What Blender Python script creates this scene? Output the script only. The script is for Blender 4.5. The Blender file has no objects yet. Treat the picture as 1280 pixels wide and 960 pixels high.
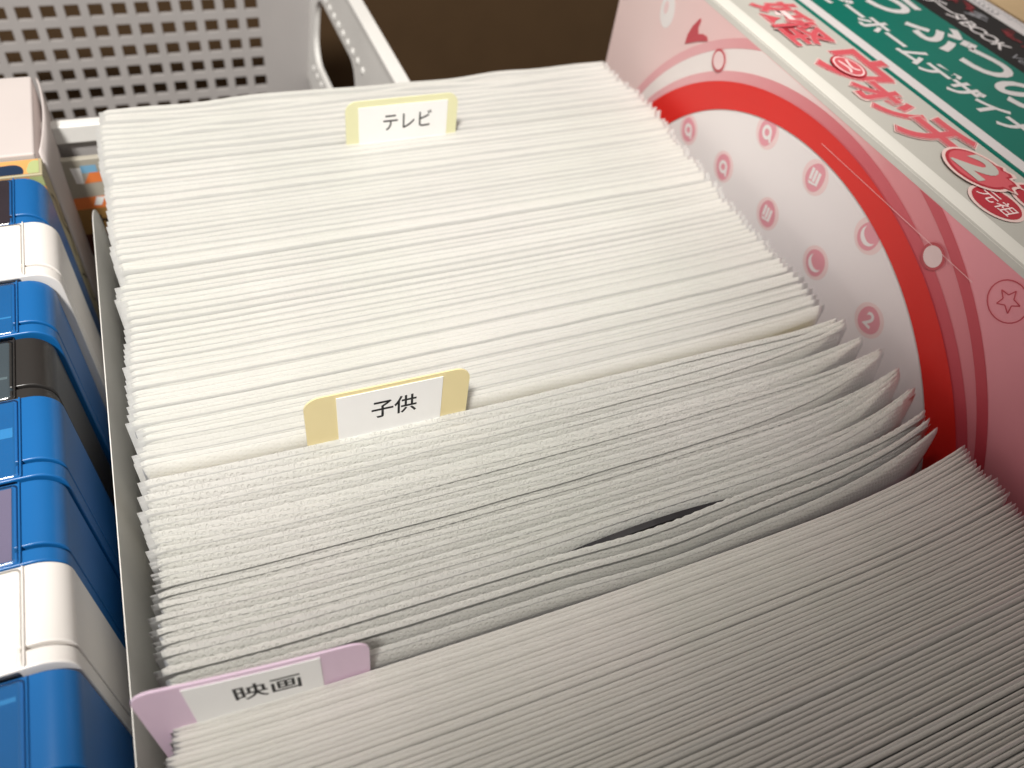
import bpy, bmesh, math, random
import numpy as np
from mathutils import Matrix, Vector

# ------------------------------------------------------------------ camera, world, lamps, exposure
# every length below is in millimetres; MM turns it into metres
MM = 0.001
sc = bpy.context.scene
col = sc.collection

CAM_H = 101.9
RIGHT = Vector((0.9188528, -0.3744295, 0.12454754))
UP = -Vector((-0.21067509, -0.73237468, -0.64749002))
FWD = Vector((0.33365483, 0.56870896, -0.75182749))
cam_d = bpy.data.cameras.new('camera')
cam = bpy.data.objects.new('camera', cam_d)
col.objects.link(cam)
m = Matrix.Identity(4)
for i in range(3):
    m[i][0], m[i][1], m[i][2] = RIGHT[i], UP[i], -FWD[i]
m[2][3] = CAM_H * MM
cam.matrix_world = m
cam_d.sensor_width = 36.0
cam_d.lens = 36.0 * 966.0 / 1280.0
cam_d.clip_start = 0.005
cam_d.clip_end = 10.0
cam_d.dof.use_dof = True
cam_d.dof.focus_distance = 0.124
cam_d.dof.aperture_fstop = 21.0
sc.camera = cam

world = bpy.data.worlds.new('World')
sc.world = world
world.use_nodes = True
wbg = world.node_tree.nodes['Background']
wbg.inputs[0].default_value = (1.0, 0.92, 0.86, 1.0)
wbg.inputs[1].default_value = 0.25


def lamp(name, kind, loc, aim, energy, color, **kw):
    d = bpy.data.lights.new(name, kind)
    d.energy = energy
    d.color = color
    for k, v in kw.items():
        setattr(d, k, v)
    o = bpy.data.objects.new(name, d)
    o.location = Vector(loc) * MM
    o.rotation_euler = (Vector(aim) - Vector(loc)).to_track_quat('-Z', 'Y').to_euler()
    col.objects.link(o)
    return o


lamp('ceiling_lamp', 'SPOT', (-150, -150, 550), (-28, 438, 0), 25.6, (1.0, 0.968, 0.91),
     spot_size=math.radians(58.0), spot_blend=0.16, shadow_soft_size=0.045)

lamp('fill_lamp', 'AREA', (230, 90, 640), (30, 80, 0), 1.0, (1.0, 0.94, 0.86), shape='DISK', size=0.30)  # added fill without a real source, lifts the case sides and panel

sc.view_settings.view_transform = 'Standard'
sc.view_settings.look = 'None'
sc.view_settings.exposure = 0.0
sc.view_settings.gamma = 1.0
sc.view_settings.use_curve_mapping = False
sc.cycles.max_bounces = 10
sc.cycles.diffuse_bounces = 8
sc.cycles.transparent_max_bounces = 16
sc.cycles.transmission_bounces = 6
sc.cycles.use_denoising = True

rng = np.random.default_rng(7)
random.seed(7)
FLOOR = -128.0


# ------------------------------------------------------------------ materials
def new_mat(name):
    mt = bpy.data.materials.new(name)
    mt.use_nodes = True
    nt = mt.node_tree
    for n in list(nt.nodes):
        if n.type != 'OUTPUT_MATERIAL':
            nt.nodes.remove(n)
    out = [n for n in nt.nodes if n.type == 'OUTPUT_MATERIAL'][0]
    return mt, nt, out


def N(nt, kind, **kw):
    n = nt.nodes.new(kind)
    for k, v in kw.items():
        if k.startswith('i_'):
            n.inputs[k[2:].replace('_', ' ')].default_value = v
        else:
            setattr(n, k, v)
    return n


def rgba(c):
    return (c[0], c[1], c[2], 1.0)


def noise_bump(nt, scale, strength, dist):
    tc = N(nt, 'ShaderNodeTexCoord')
    nz = N(nt, 'ShaderNodeTexNoise')
    nz.inputs['Scale'].default_value = scale
    nz.inputs['Detail'].default_value = 4
    nt.links.new(tc.outputs['Object'], nz.inputs['Vector'])
    b = N(nt, 'ShaderNodeBump')
    b.inputs['Strength'].default_value = strength
    b.inputs['Distance'].default_value = dist
    nt.links.new(nz.outputs['Fac'], b.inputs['Height'])
    return b, nz, tc


def plain(name, c, rough=0.5, spec=0.5, var=0.06, grain=900.0, bump=0.12, bdist=0.0001, coat=0.0):
    """Painted, printed or moulded surface: base colour with faint mottling and fine relief."""
    mt, nt, out = new_mat(name)
    p = N(nt, 'ShaderNodeBsdfPrincipled')
    p.inputs['Roughness'].default_value = rough
    p.inputs['Specular IOR Level'].default_value = spec
    p.inputs['Coat Weight'].default_value = coat
    b, nz, tc = noise_bump(nt, grain, bump, bdist)
    nz2 = N(nt, 'ShaderNodeTexNoise')
    nz2.inputs['Scale'].default_value = 60.0
    nz2.inputs['Detail'].default_value = 6
    nt.links.new(tc.outputs['Object'], nz2.inputs['Vector'])
    mr = N(nt, 'ShaderNodeMapRange')
    mr.inputs['From Min'].default_value = 0.3
    mr.inputs['From Max'].default_value = 0.7
    mr.inputs['To Min'].default_value = 1.0 - var
    mr.inputs['To Max'].default_value = 1.0 + var
    nt.links.new(nz2.outputs['Fac'], mr.inputs['Value'])
    mx = N(nt, 'ShaderNodeVectorMath', operation='SCALE')
    mx.inputs[0].default_value = c
    nt.links.new(mr.outputs['Result'], mx.inputs['Scale'])
    nt.links.new(mx.outputs['Vector'], p.inputs['Base Color'])
    nt.links.new(b.outputs['Normal'], p.inputs['Normal'])
    nt.links.new(p.outputs['BSDF'], out.inputs['Surface'])
    return mt


def fabric_mat(name, c, trans, emboss):
    """Heat-embossed non-woven: diffuse and light-passing, rows of slanting dimples."""
    mt, nt, out = new_mat(name)
    L = nt.links.new
    tc = N(nt, 'ShaderNodeTexCoord')
    oi = N(nt, 'ShaderNodeObjectInfo')
    # slanting dimples: product of two skewed sine waves in the sheet's own plane
    sep = N(nt, 'ShaderNodeSeparateXYZ')

    def lin(ax, az):
        a = N(nt, 'ShaderNodeMath', operation='MULTIPLY')
        a.inputs[1].default_value = ax
        L(sep.outputs['X'], a.inputs[0])
        b = N(nt, 'ShaderNodeMath', operation='MULTIPLY_ADD')
        b.inputs[1].default_value = az
        L(sep.outputs['Z'], b.inputs[0])
        L(a.outputs[0], b.inputs[2])
        ph = N(nt, 'ShaderNodeMath', operation='MULTIPLY_ADD')
        ph.inputs[1].default_value = 40.0
        L(oi.outputs['Random'], ph.inputs[0])
        L(b.outputs[0], ph.inputs[2])
        s = N(nt, 'ShaderNodeMath', operation='SINE')
        L(ph.outputs[0], s.inputs[0])
        return s
    wn = N(nt, 'ShaderNodeTexNoise')
    wn.inputs['Scale'].default_value = 500.0
    L(tc.outputs['Object'], wn.inputs['Vector'])
    wa = N(nt, 'ShaderNodeVectorMath', operation='MULTIPLY_ADD')
    wa.inputs[1].default_value = (0.0006, 0.0006, 0.0006)
    L(wn.outputs['Color'], wa.inputs[0])
    L(tc.outputs['Object'], wa.inputs[2])
    L(wa.outputs[0], sep.inputs[0])
    s1 = lin(3900.0, 2300.0)
    s2 = lin(-2600.0, 5200.0)
    mul = N(nt, 'ShaderNodeMath', operation='MULTIPLY')
    L(s1.outputs[0], mul.inputs[0])
    L(s2.outputs[0], mul.inputs[1])
    dm = N(nt, 'ShaderNodeMapRange', interpolation_type='SMOOTHSTEP')
    dm.inputs['From Min'].default_value = 0.25
    dm.inputs['From Max'].default_value = 0.85
    dm.inputs['To Min'].default_value = 1.0
    dm.inputs['To Max'].default_value = 0.0
    L(mul.outputs[0], dm.inputs['Value'])
    nz = N(nt, 'ShaderNodeTexNoise')
    nz.inputs['Scale'].default_value = 2600.0
    nz.inputs['Detail'].default_value = 5
    L(tc.outputs['Object'], nz.inputs['Vector'])
    hh = N(nt, 'ShaderNodeMath', operation='MULTIPLY_ADD')
    hh.inputs[1].default_value = 0.9
    L(nz.outputs['Fac'], hh.inputs[0])
    L(dm.outputs['Result'], hh.inputs[2])
    bp = N(nt, 'ShaderNodeBump')
    bp.inputs['Strength'].default_value = emboss
    bp.inputs['Distance'].default_value = 0.00022
    L(hh.outputs[0], bp.inputs['Height'])
    # faint clouding along the sheet and from sheet to sheet
    nz2 = N(nt, 'ShaderNodeTexNoise')
    nz2.inputs['Scale'].default_value = 90.0
    nz2.inputs['Detail'].default_value = 5
    L(tc.outputs['Object'], nz2.inputs['Vector'])
    sm = N(nt, 'ShaderNodeMath', operation='MULTIPLY_ADD')
    sm.inputs[1].default_value = 0.5
    L(oi.outputs['Random'], sm.inputs[0])
    L(nz2.outputs['Fac'], sm.inputs[2])
    mr = N(nt, 'ShaderNodeMapRange')
    mr.inputs['From Min'].default_value = 0.35
    mr.inputs['From Max'].default_value = 1.15
    mr.inputs['To Min'].default_value = 0.955
    mr.inputs['To Max'].default_value = 1.02
    L(sm.outputs[0], mr.inputs['Value'])
    gp = N(nt, 'ShaderNodeNewGeometry')
    nt3 = N(nt, 'ShaderNodeTexNoise')
    nt3.inputs['Scale'].default_value = 26.0
    nt3.inputs['Detail'].default_value = 3
    L(gp.outputs['Position'], nt3.inputs['Vector'])
    tint = N(nt, 'ShaderNodeValToRGB')
    tint.color_ramp.elements[0].position = 0.36
    tint.color_ramp.elements[0].color = rgba((c[0] * 0.970, c[1] * 0.970, c[2] * 0.955))
    tint.color_ramp.elements[1].position = 0.64
    tint.color_ramp.elements[1].color = rgba((c[0] * 1.0, c[1] * 0.985, c[2] * 0.985))
    L(nt3.outputs['Fac'], tint.inputs[0])
    vm = N(nt, 'ShaderNodeVectorMath', operation='SCALE')
    L(tint.outputs[0], vm.inputs[0])
    L(mr.outputs['Result'], vm.inputs['Scale'])
    df = N(nt, 'ShaderNodeBsdfDiffuse')
    tr = N(nt, 'ShaderNodeBsdfTranslucent')
    gl = N(nt, 'ShaderNodeBsdfGlossy')
    gl.inputs['Roughness'].default_value = 0.6
    for n in (df, tr):
        L(vm.outputs['Vector'], n.inputs['Color'])
    for n in (df, tr, gl):
        L(bp.outputs['Normal'], n.inputs['Normal'])
    m1 = N(nt, 'ShaderNodeMixShader')
    m1.inputs[0].default_value = trans
    L(df.outputs[0], m1.inputs[1])
    L(tr.outputs[0], m1.inputs[2])
    fr = N(nt, 'ShaderNodeFresnel')
    fr.inputs['IOR'].default_value = 1.12
    m2 = N(nt, 'ShaderNodeMixShader')
    L(fr.outputs[0], m2.inputs[0])
    L(m1.outputs[0], m2.inputs[1])
    L(gl.outputs[0], m2.inputs[2])
    L(m2.outputs[0], out.inputs['Surface'])
    return mt


def film_mat(name, tint=(0.97, 0.97, 0.97), haze=0.1, rough=0.08, ior=1.45):
    """Thin clear plastic film: mostly see-through, a little milky, glossy."""
    mt, nt, out = new_mat(name)
    L = nt.links.new
    b, nz, tc = noise_bump(nt, 260.0, 0.25, 0.0004)
    tp = N(nt, 'ShaderNodeBsdfTransparent')
    tp.inputs[0].default_value = rgba(tint)
    df = N(nt, 'ShaderNodeBsdfDiffuse')
    df.inputs[0].default_value = (0.93, 0.93, 0.92, 1)
    gl = N(nt, 'ShaderNodeBsdfGlossy')
    gl.inputs['Roughness'].default_value = rough
    L(b.outputs['Normal'], gl.inputs['Normal'])
    tl = N(nt, 'ShaderNodeBsdfTranslucent')
    tl.inputs[0].default_value = (0.92, 0.92, 0.91, 1)
    m0 = N(nt, 'ShaderNodeMixShader')
    m0.inputs[0].default_value = 0.5
    L(df.outputs[0], m0.inputs[1])
    L(tl.outputs[0], m0.inputs[2])
    m1 = N(nt, 'ShaderNodeMixShader')
    m1.inputs[0].default_value = haze
    L(tp.outputs[0], m1.inputs[1])
    L(m0.outputs[0], m1.inputs[2])
    fr = N(nt, 'ShaderNodeFresnel')
    fr.inputs['IOR'].default_value = ior
    m2 = N(nt, 'ShaderNodeMixShader')
    L(fr.outputs[0], m2.inputs[0])
    L(m1.outputs[0], m2.inputs[1])
    L(gl.outputs[0], m2.inputs[2])
    L(m2.outputs[0], out.inputs['Surface'])
    return mt


def tinted_plastic(name, c, trans=0.45, clear=0.12):
    """Tinted translucent polypropylene sheet."""
    mt, nt, out = new_mat(name)
    L = nt.links.new
    b, nz, tc = noise_bump(nt, 700.0, 0.15, 0.0001)
    df = N(nt, 'ShaderNodeBsdfDiffuse'); df.inputs[0].default_value = rgba(c)
    tr = N(nt, 'ShaderNodeBsdfTranslucent'); tr.inputs[0].default_value = rgba(c)
    tp = N(nt, 'ShaderNodeBsdfTransparent'); tp.inputs[0].default_value = rgba([x ** 0.4 for x in c])
    gl = N(nt, 'ShaderNodeBsdfGlossy'); gl.inputs['Roughness'].default_value = 0.3
    for n in (df, tr, gl):
        L(b.outputs['Normal'], n.inputs['Normal'])
    m1 = N(nt, 'ShaderNodeMixShader'); m1.inputs[0].default_value = trans
    L(df.outputs[0], m1.inputs[1]); L(tr.outputs[0], m1.inputs[2])
    m2 = N(nt, 'ShaderNodeMixShader'); m2.inputs[0].default_value = clear
    L(m1.outputs[0], m2.inputs[1]); L(tp.outputs[0], m2.inputs[2])
    fr = N(nt, 'ShaderNodeFresnel'); fr.inputs['IOR'].default_value = 1.4
    m3 = N(nt, 'ShaderNodeMixShader')
    L(fr.outputs[0], m3.inputs[0]); L(m2.outputs[0], m3.inputs[1]); L(gl.outputs[0], m3.inputs[2])
    L(m3.outputs[0], out.inputs['Surface'])
    return mt


def cover_mat(name, stops, y0, y1, rough=0.4):
    """Printed cover whose ink runs from one tint to another along the book."""
    mt, nt, out = new_mat(name)
    L = nt.links.new
    p = N(nt, 'ShaderNodeBsdfPrincipled')
    p.inputs['Roughness'].default_value = rough
    p.inputs['Specular IOR Level'].default_value = 0.45
    g = N(nt, 'ShaderNodeNewGeometry')
    sp = N(nt, 'ShaderNodeSeparateXYZ')
    L(g.outputs['Position'], sp.inputs[0])
    mr = N(nt, 'ShaderNodeMapRange')
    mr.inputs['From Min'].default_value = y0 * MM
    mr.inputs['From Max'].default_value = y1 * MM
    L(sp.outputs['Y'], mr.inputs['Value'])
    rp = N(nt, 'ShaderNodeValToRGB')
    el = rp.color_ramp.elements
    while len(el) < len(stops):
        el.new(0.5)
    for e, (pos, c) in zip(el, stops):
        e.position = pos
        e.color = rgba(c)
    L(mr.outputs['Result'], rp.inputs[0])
    L(rp.outputs[0], p.inputs['Base Color'])
    b, nz, tc = noise_bump(nt, 1500.0, 0.06, 0.0001)
    L(b.outputs['Normal'], p.inputs['Normal'])
    L(p.outputs['BSDF'], out.inputs['Surface'])
    return mt


M = {}
M['fabric'] = fabric_mat('nonwoven', (0.955, 0.955, 0.93), 0.58, 0.3)
M['fabric_bold'] = fabric_mat('nonwoven_bold_emboss', (0.955, 0.955, 0.93), 0.60, 0.65)
M['fabric_thin'] = fabric_mat('nonwoven_thin', (0.945, 0.935, 0.91), 0.52, 0.25)
M['film'] = film_mat('sleeve_film', haze=0.82, rough=0.3, ior=1.15)
M['case_film'] = film_mat('case_film', haze=0.01, rough=0.12, ior=1.4)
M['sticker'] = plain('sticker_paper', (0.93, 0.93, 0.92), 0.7, 0.3, 0.02)
M['ink'] = plain('black_ink', (0.012, 0.012, 0.013), 0.5, 0.3)
M['yellow'] = tinted_plastic('yellow_plastic', (0.97, 0.96, 0.62), 0.18, 0.03)
M['orange'] = tinted_plastic('orange_plastic', (1.0, 0.87, 0.50), 0.18, 0.03)
M['purple'] = tinted_plastic('purple_plastic', (0.98, 0.76, 0.94), 0.18, 0.03)
M['basket_shaded'] = plain('basket_shaded', (0.39, 0.37, 0.365), 0.4, 0.5, 0.03)  # basket walls: same plastic as the rim, their shade put into the colour
M['basket_lit'] = plain('basket_lit_plastic', (0.74, 0.73, 0.71), 0.35, 0.5, 0.03)  # lit copy of the basket plastic, lighter for rim, right wall and studs
M['grey_panel'] = plain('grey_white_plastic', (0.76, 0.75, 0.71), 0.55, 0.4, 0.04)
M['dark_wood'] = plain('dark_brown_board', (0.080, 0.047, 0.023), 0.6, 0.25, 0.05)
M['kraft'] = plain('kraft_card', (0.50, 0.36, 0.21), 0.8, 0.2, 0.1)
M['white_card'] = plain('white_card', (0.58, 0.525, 0.51), 0.65, 0.3, 0.02)
M['case_blue'] = plain('case_blue', (0.007, 0.12, 0.36), 0.34, 0.55, 0.05, bump=0.08)
M['insert_blue'] = plain('insert_blue', (0.004, 0.105, 0.30), 0.4, 0.4, 0.08)
M['case_white'] = plain('case_white', (0.80, 0.77, 0.74), 0.3, 0.5, 0.02, bump=0.06)
M['insert_white'] = plain('insert_white', (0.86, 0.84, 0.80), 0.4, 0.4, 0.02)
M['case_black'] = plain('case_black', (0.028, 0.026, 0.025), 0.28, 0.5, 0.1)
M['insert_dark'] = plain('insert_dark', (0.05, 0.07, 0.085), 0.4, 0.4, 0.1)
M['insert_brown'] = plain('insert_brown_black', (0.03, 0.022, 0.03), 0.4, 0.4, 0.2)
M['slit'] = plain('slit_dark', (0.01, 0.01, 0.012), 0.7, 0.2)


# ------------------------------------------------------------------ mesh helpers
class MB:
    def __init__(s):
        s.v = []
        s.f = []

    def add(s, verts, faces):
        o = len(s.v)
        s.v.extend([tuple(p) for p in verts])
        s.f.extend([tuple(i + o for i in f) for f in faces])
        return s

    def box(s, x0, x1, y0, y1, z0, z1):
        v = [(x0, y0, z0), (x1, y0, z0), (x1, y1, z0), (x0, y1, z0), (x0, y0, z1), (x1, y0, z1), (x1, y1, z1), (x0, y1, z1)]
        return s.add(v, [(0, 3, 2, 1), (4, 5, 6, 7), (0, 1, 5, 4), (1, 2, 6, 5), (2, 3, 7, 6), (3, 0, 4, 7)])

    def prism(s, poly, to3, d0, d1):
        """poly: 2-D outline; to3(u, v, d) -> point; closed slab from d0 to d1."""
        n = len(poly)
        v = [to3(u, w, d0) for u, w in poly] + [to3(u, w, d1) for u, w in poly]
        f = [tuple(range(n))[::-1], tuple(range(n, 2 * n))]
        f += [(i, (i + 1) % n, n + (i + 1) % n, n + i) for i in range(n)]
        return s.add(v, f)

    def flat(s, poly, to3):
        return s.add([to3(u, w) for u, w in poly], [tuple(range(len(poly)))])

    def columns(s, xs, ztop, zbot, yf, th):
        """a standing sheet given by columns: its own top and bottom outline and plan curve"""
        v = []
        for x in xs:
            y = yf(x)
            v += [(x, y - th / 2, zbot(x)), (x, y - th / 2, ztop(x)), (x, y + th / 2, ztop(x)), (x, y + th / 2, zbot(x))]
        f = []
        for i in range(len(xs) - 1):
            a, b = 4 * i, 4 * i + 4
            for k in range(4):
                f.append((a + k, a + (k + 1) % 4, b + (k + 1) % 4, b + k))
        e = 4 * (len(xs) - 1)
        f += [(0, 3, 2, 1), (e, e + 1, e + 2, e + 3)]
        return s.add(v, f)

    def build(s, name, mat, parent=None, smooth=False, bevel=0.0, seg=2, angle=40):
        o0 = base_of(parent)
        me = bpy.data.meshes.new(name)
        me.from_pydata([((p[0] - o0[0]) * MM, (p[1] - o0[1]) * MM, (p[2] - o0[2]) * MM) for p in s.v], [], s.f)
        return finish(name, me, mat, parent, smooth, bevel, seg, angle)


def base_of(parent):
    while parent is not None:
        if 'base_mm' in BASES.get(parent.name, {}):
            return BASES[parent.name]['base_mm']
        parent = parent.parent
    return (0, 0, 0)


BASES = {}


def finish(name, me, mat, parent, smooth, bevel, seg=2, angle=40):
    bm = bmesh.new()
    bm.from_mesh(me)
    bmesh.ops.recalc_face_normals(bm, faces=bm.faces)
    bm.to_mesh(me)
    bm.free()
    me.materials.append(mat)
    if smooth or bevel:
        me.polygons.foreach_set('use_smooth', [True] * len(me.polygons))
    o = bpy.data.objects.new(name, me)
    col.objects.link(o)
    o.parent = parent
    if bevel:
        b = o.modifiers.new('bevel', 'BEVEL')
        b.width = bevel * MM
        b.segments = seg
        b.limit_method = 'ANGLE'
        b.angle_limit = math.radians(angle)
        b.harden_normals = True
    return o


def thing(name, label, cat, base, group=None):
    o = bpy.data.objects.new(name, None)
    col.objects.link(o)
    o.empty_display_size = 0.01
    o.location = Vector(base) * MM
    BASES[o.name] = {'base_mm': base}
    o['label'] = label
    o['category'] = cat
    if group:
        o['group'] = group
    return o


def structure(o):
    o['kind'] = 'structure'
    return o


def rrect(x0, x1, z0, z1, r, n=6, corners=(1, 1, 1, 1)):
    """rounded rectangle outline; corners: low-left, low-right, top-right, top-left"""
    out = []
    for (cx, cz, a0, on, px, pz) in ((x0 + r, z0 + r, 180, corners[0], x0, z0), (x1 - r, z0 + r, 270, corners[1], x1, z0),
                                     (x1 - r, z1 - r, 0, corners[2], x1, z1), (x0 + r, z1 - r, 90, corners[3], x0, z1)):
        if on:
            for k in range(n + 1):
                a = math.radians(a0 + 90 * k / n)
                out.append((cx + r * math.cos(a), cz + r * math.sin(a)))
        else:
            out.append((px, pz))
    return out


def lift_islands(me, axis):
    """strokes of one glyph that overlap must not share a plane: each island a hair above the last"""
    if axis is None:
        return
    par = list(range(len(me.vertices)))

    def find(a):
        while par[a] != a:
            par[a] = par[par[a]]
            a = par[a]
        return a
    for e in me.edges:
        a, b = find(e.vertices[0]), find(e.vertices[1])
        if a != b:
            par[a] = b
    roots = {}
    for v in me.vertices:
        k = roots.setdefault(find(v.index), len(roots))
        v.co[axis] += 0.000006 * (k % 5)


def text_part(name, body, size, to3, mat, parent, offset=0.0, stretch=1.0, align='CENTER', shear=0.0, lvl=None):
    """flat lettering: glyph outlines filled as a mesh and laid on a surface by to3(u, v)"""
    cu = bpy.data.curves.new(name, 'FONT')
    cu.body = body
    cu.size = size
    cu.align_x = align
    cu.align_y = 'CENTER'
    cu.offset = offset
    cu.shear = shear
    cu.resolution_u = 4
    t = bpy.data.objects.new(name, cu)
    col.objects.link(t)
    dg = bpy.context.evaluated_depsgraph_get()
    me = bpy.data.meshes.new_from_object(t.evaluated_get(dg), depsgraph=dg)
    bpy.data.objects.remove(t)
    bpy.data.curves.remove(cu)
    o0 = base_of(parent)
    for v in me.vertices:
        p = to3(v.co.x * stretch, v.co.y)
        v.co = ((p[0] - o0[0]) * MM, (p[1] - o0[1]) * MM, (p[2] - o0[2]) * MM)
    lift_islands(me, lvl)
    me.name = name
    me.materials.clear()
    me.materials.append(mat)
    o = bpy.data.objects.new(name, me)
    col.objects.link(o)
    o.parent = parent
    return o


def smooth01(t):
    t = min(1.0, max(0.0, t))
    return t * t * (3 - 2 * t)


# ------------------------------------------------------------------ setting: shelf floor and back board
structure(MB().box(-260, 420, -120, 345, FLOOR - 12, FLOOR).build('shelf_floor', M['dark_wood']))
structure(MB().box(-260, 420, 345.5, 357, FLOOR, 260).build('back_board', M['dark_wood']))


# ------------------------------------------------------------------ disc sleeves
def interp(y, pts):
    return float(np.interp(y, [p[0] for p in pts], [p[1] for p in pts]))


CURL = [(-12, -1.0), (18, 0.3), (36, 2.2), (41, 3.6), (46, 4.6), (54, 4.2), (66, 2.0), (76, 0.9), (120, 0.6), (180, 0.4)]
SAG = [(-12, 0.8), (36, 1.4), (50, 1.6), (75, 0.9), (120, 0.3), (180, 0.2)]
TILT = [(-12, 0.0), (38, 0.6), (46, 1.8), (60, 1.0), (76, 0.2), (107, 2.2), (150, 1.6), (158, 1.6), (178, 3.0)]


def plan(x, y0):
    """how a sheet standing at y0 bends in plan along its width"""
    s = (x + 16.0) / 134.0
    y = -interp(y0, SAG) * np.sin(np.pi * np.clip(s, 0, 1))
    y = y + interp(y0, TILT) * (s - 0.4)
    y = y + interp(y0, CURL) * np.clip((x - 80.0) / 39.0, 0, 1.2) ** 2.2
    y = y + 0.5 * np.clip((4.0 - x) / 20.0, 0, 1.2) ** 2
    return y


ROWS = np.array([0.0, 0.1, 0.3, 0.6, 1.0, 1.5, 2.2, 3.2, 5.0, 10.0, 22.0, 50.0, 127.0])


def sheet(xl, xr, y0, zt, nx, th, wob, scal, extra=None, bend=0.0, seed=0, full=None, ramp=1.5, tip=1.0, perk=0.0):
    r = np.random.default_rng(seed)
    x = np.linspace(xl, xr, nx)
    yt = y0 + plan(x, y0)
    if extra is not None:
        yt = yt + extra(x)
    # slow crinkle along the mouth of the sleeve, plus the fine scallop the emboss leaves on the cut edge
    zz = np.full(nx, float(zt))
    for k in range(4):
        per = r.uniform(14, 60)
        yt = yt + wob * 0.5 * r.uniform(0.2, 1) * np.sin(2 * np.pi * (x / per + r.random()))
        zz = zz + wob * 0.8 * r.uniform(0.2, 1) * np.sin(2 * np.pi * (x / (per * 1.3) + r.random()))
    amp = scal * (0.45 + 0.55 * np.sin(x / r.uniform(11, 23) + r.random() * 6) ** 2)
    per = r.uniform(1.55, 1.95)
    ph = 2 * np.pi * (x / per + r.random()) + 0.9 * np.sin(x / 4.1 + r.random() * 6)
    zz = zz + amp * (np.abs(np.sin(ph / 2)) - 0.5) + scal * 0.25 * r.standard_normal(nx)
    wavy = amp * 0.8 * np.sin(ph + 0.7)
    # cut corners of the mouth sit a touch lower
    zz = zz - 0.3 * np.clip((xl + 1.2 - x) / 1.2, 0, 1) ** 2 + perk * np.clip((x - xr + 16.0) / 16.0, 0, 1) ** 2
    # the pocket flattens towards its welded sides
    ends = 1.0 - (1.0 - tip) * (1.0 - np.clip((xr - x) / 13.0, 0, 1)) ** 1.5
    ends = ends * (1.0 - 0.35 * (1.0 - np.clip((x - xl) / 6.0, 0, 1)) ** 1.5)
    V = []
    for side in (-1, 1):
        for d in ROWS:
            w = math.exp(-d / 26.0)
            t = th * min(1.0, 0.35 + d / 0.45 * 0.65)
            y = y0 + (yt - y0) * w + wavy * math.exp(-d / 1.3) + bend * math.exp(-d / 1.6) + side * t / 2
            if full:            # filled pocket: flat back, front face bellying out below the mouth
                if side > 0:
                    y = y0 + (yt - y0) * w + wavy * math.exp(-d / 1.3) + full * 0.47
                else:
                    q = min(1.0, d / ramp)
                    q = 1.0 - (1.0 - q) ** 1.7
                    y = y0 + (yt - y0) * w + wavy * math.exp(-d / 1.3) + full * 0.47 - t - (full * 0.94 * ends - t) * q
            z = zz * math.exp(-d / 60.0) - d
            V.append(np.stack([x, y, z], 1))
    V = np.concatenate(V)
    nr = len(ROWS)
    i = np.arange(nx - 1)
    F = []
    for sd in (0, 1):
        for k in range(nr - 1):
            a = (sd * nr + k) * nx + i
            q = np.stack([a, a + 1, a + nx + 1, a + nx], 1)
            F.append(q if sd == 0 else q[:, ::-1])
    a, b = i, nr * nx + i
    F.append(np.stack([a + 1, a, b, b + 1], 1))
    a, b = (nr - 1) * nx + i, (2 * nr - 1) * nx + i
    F.append(np.stack([a, a + 1, b + 1, b], 1))
    k = np.arange(nr - 1)
    for cidx in (0, nx - 1):
        a = k * nx + cidx
        b = (nr + k) * nx + cidx
        q = np.stack([a, a + nx, b + nx, b], 1)
        F.append(q if cidx == 0 else q[:, ::-1])
    return V, np.concatenate(F)


def sheets_obj(name, parts, mat, parent, smooth=True):
    o0 = np.array(base_of(parent))
    V, F, off = [], [], 0
    for v, f in parts:
        V.append(v)
        F.append(f + off)
        off += len(v)
    V = (np.concatenate(V) - o0) * MM
    F = np.concatenate(F)
    me = bpy.data.meshes.new(name)
    me.vertices.add(len(V))
    me.vertices.foreach_set('co', V.ravel())
    me.loops.add(F.size)
    me.loops.foreach_set('vertex_index', F.ravel().astype(np.int32))
    me.polygons.add(len(F))
    me.polygons.foreach_set('loop_start', np.arange(0, F.size, 4, dtype=np.int32))
    me.polygons.foreach_set('use_smooth', np.full(len(F), smooth, dtype=bool))
    me.update(calc_edges=True)
    me.materials.append(mat)
    o = bpy.data.objects.new(name, me)
    col.objects.link(o)
    o.parent = parent
    return o


def gap_extra(x):
    return -0.8 * np.exp(-((x - 56.0) / 15.0) ** 2)


def gap_back(x):
    return 0.35 * np.exp(-((x - 56.0) / 15.0) ** 2)


def corner_jitter(y):
    """sleeves sit in little bundles whose left edges line up"""
    b = math.floor((y + 3.0 * math.sin(y * 0.37)) / 7.0)
    r = np.random.default_rng(b + 500)
    return r.uniform(-0.9, 0.9)


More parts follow.
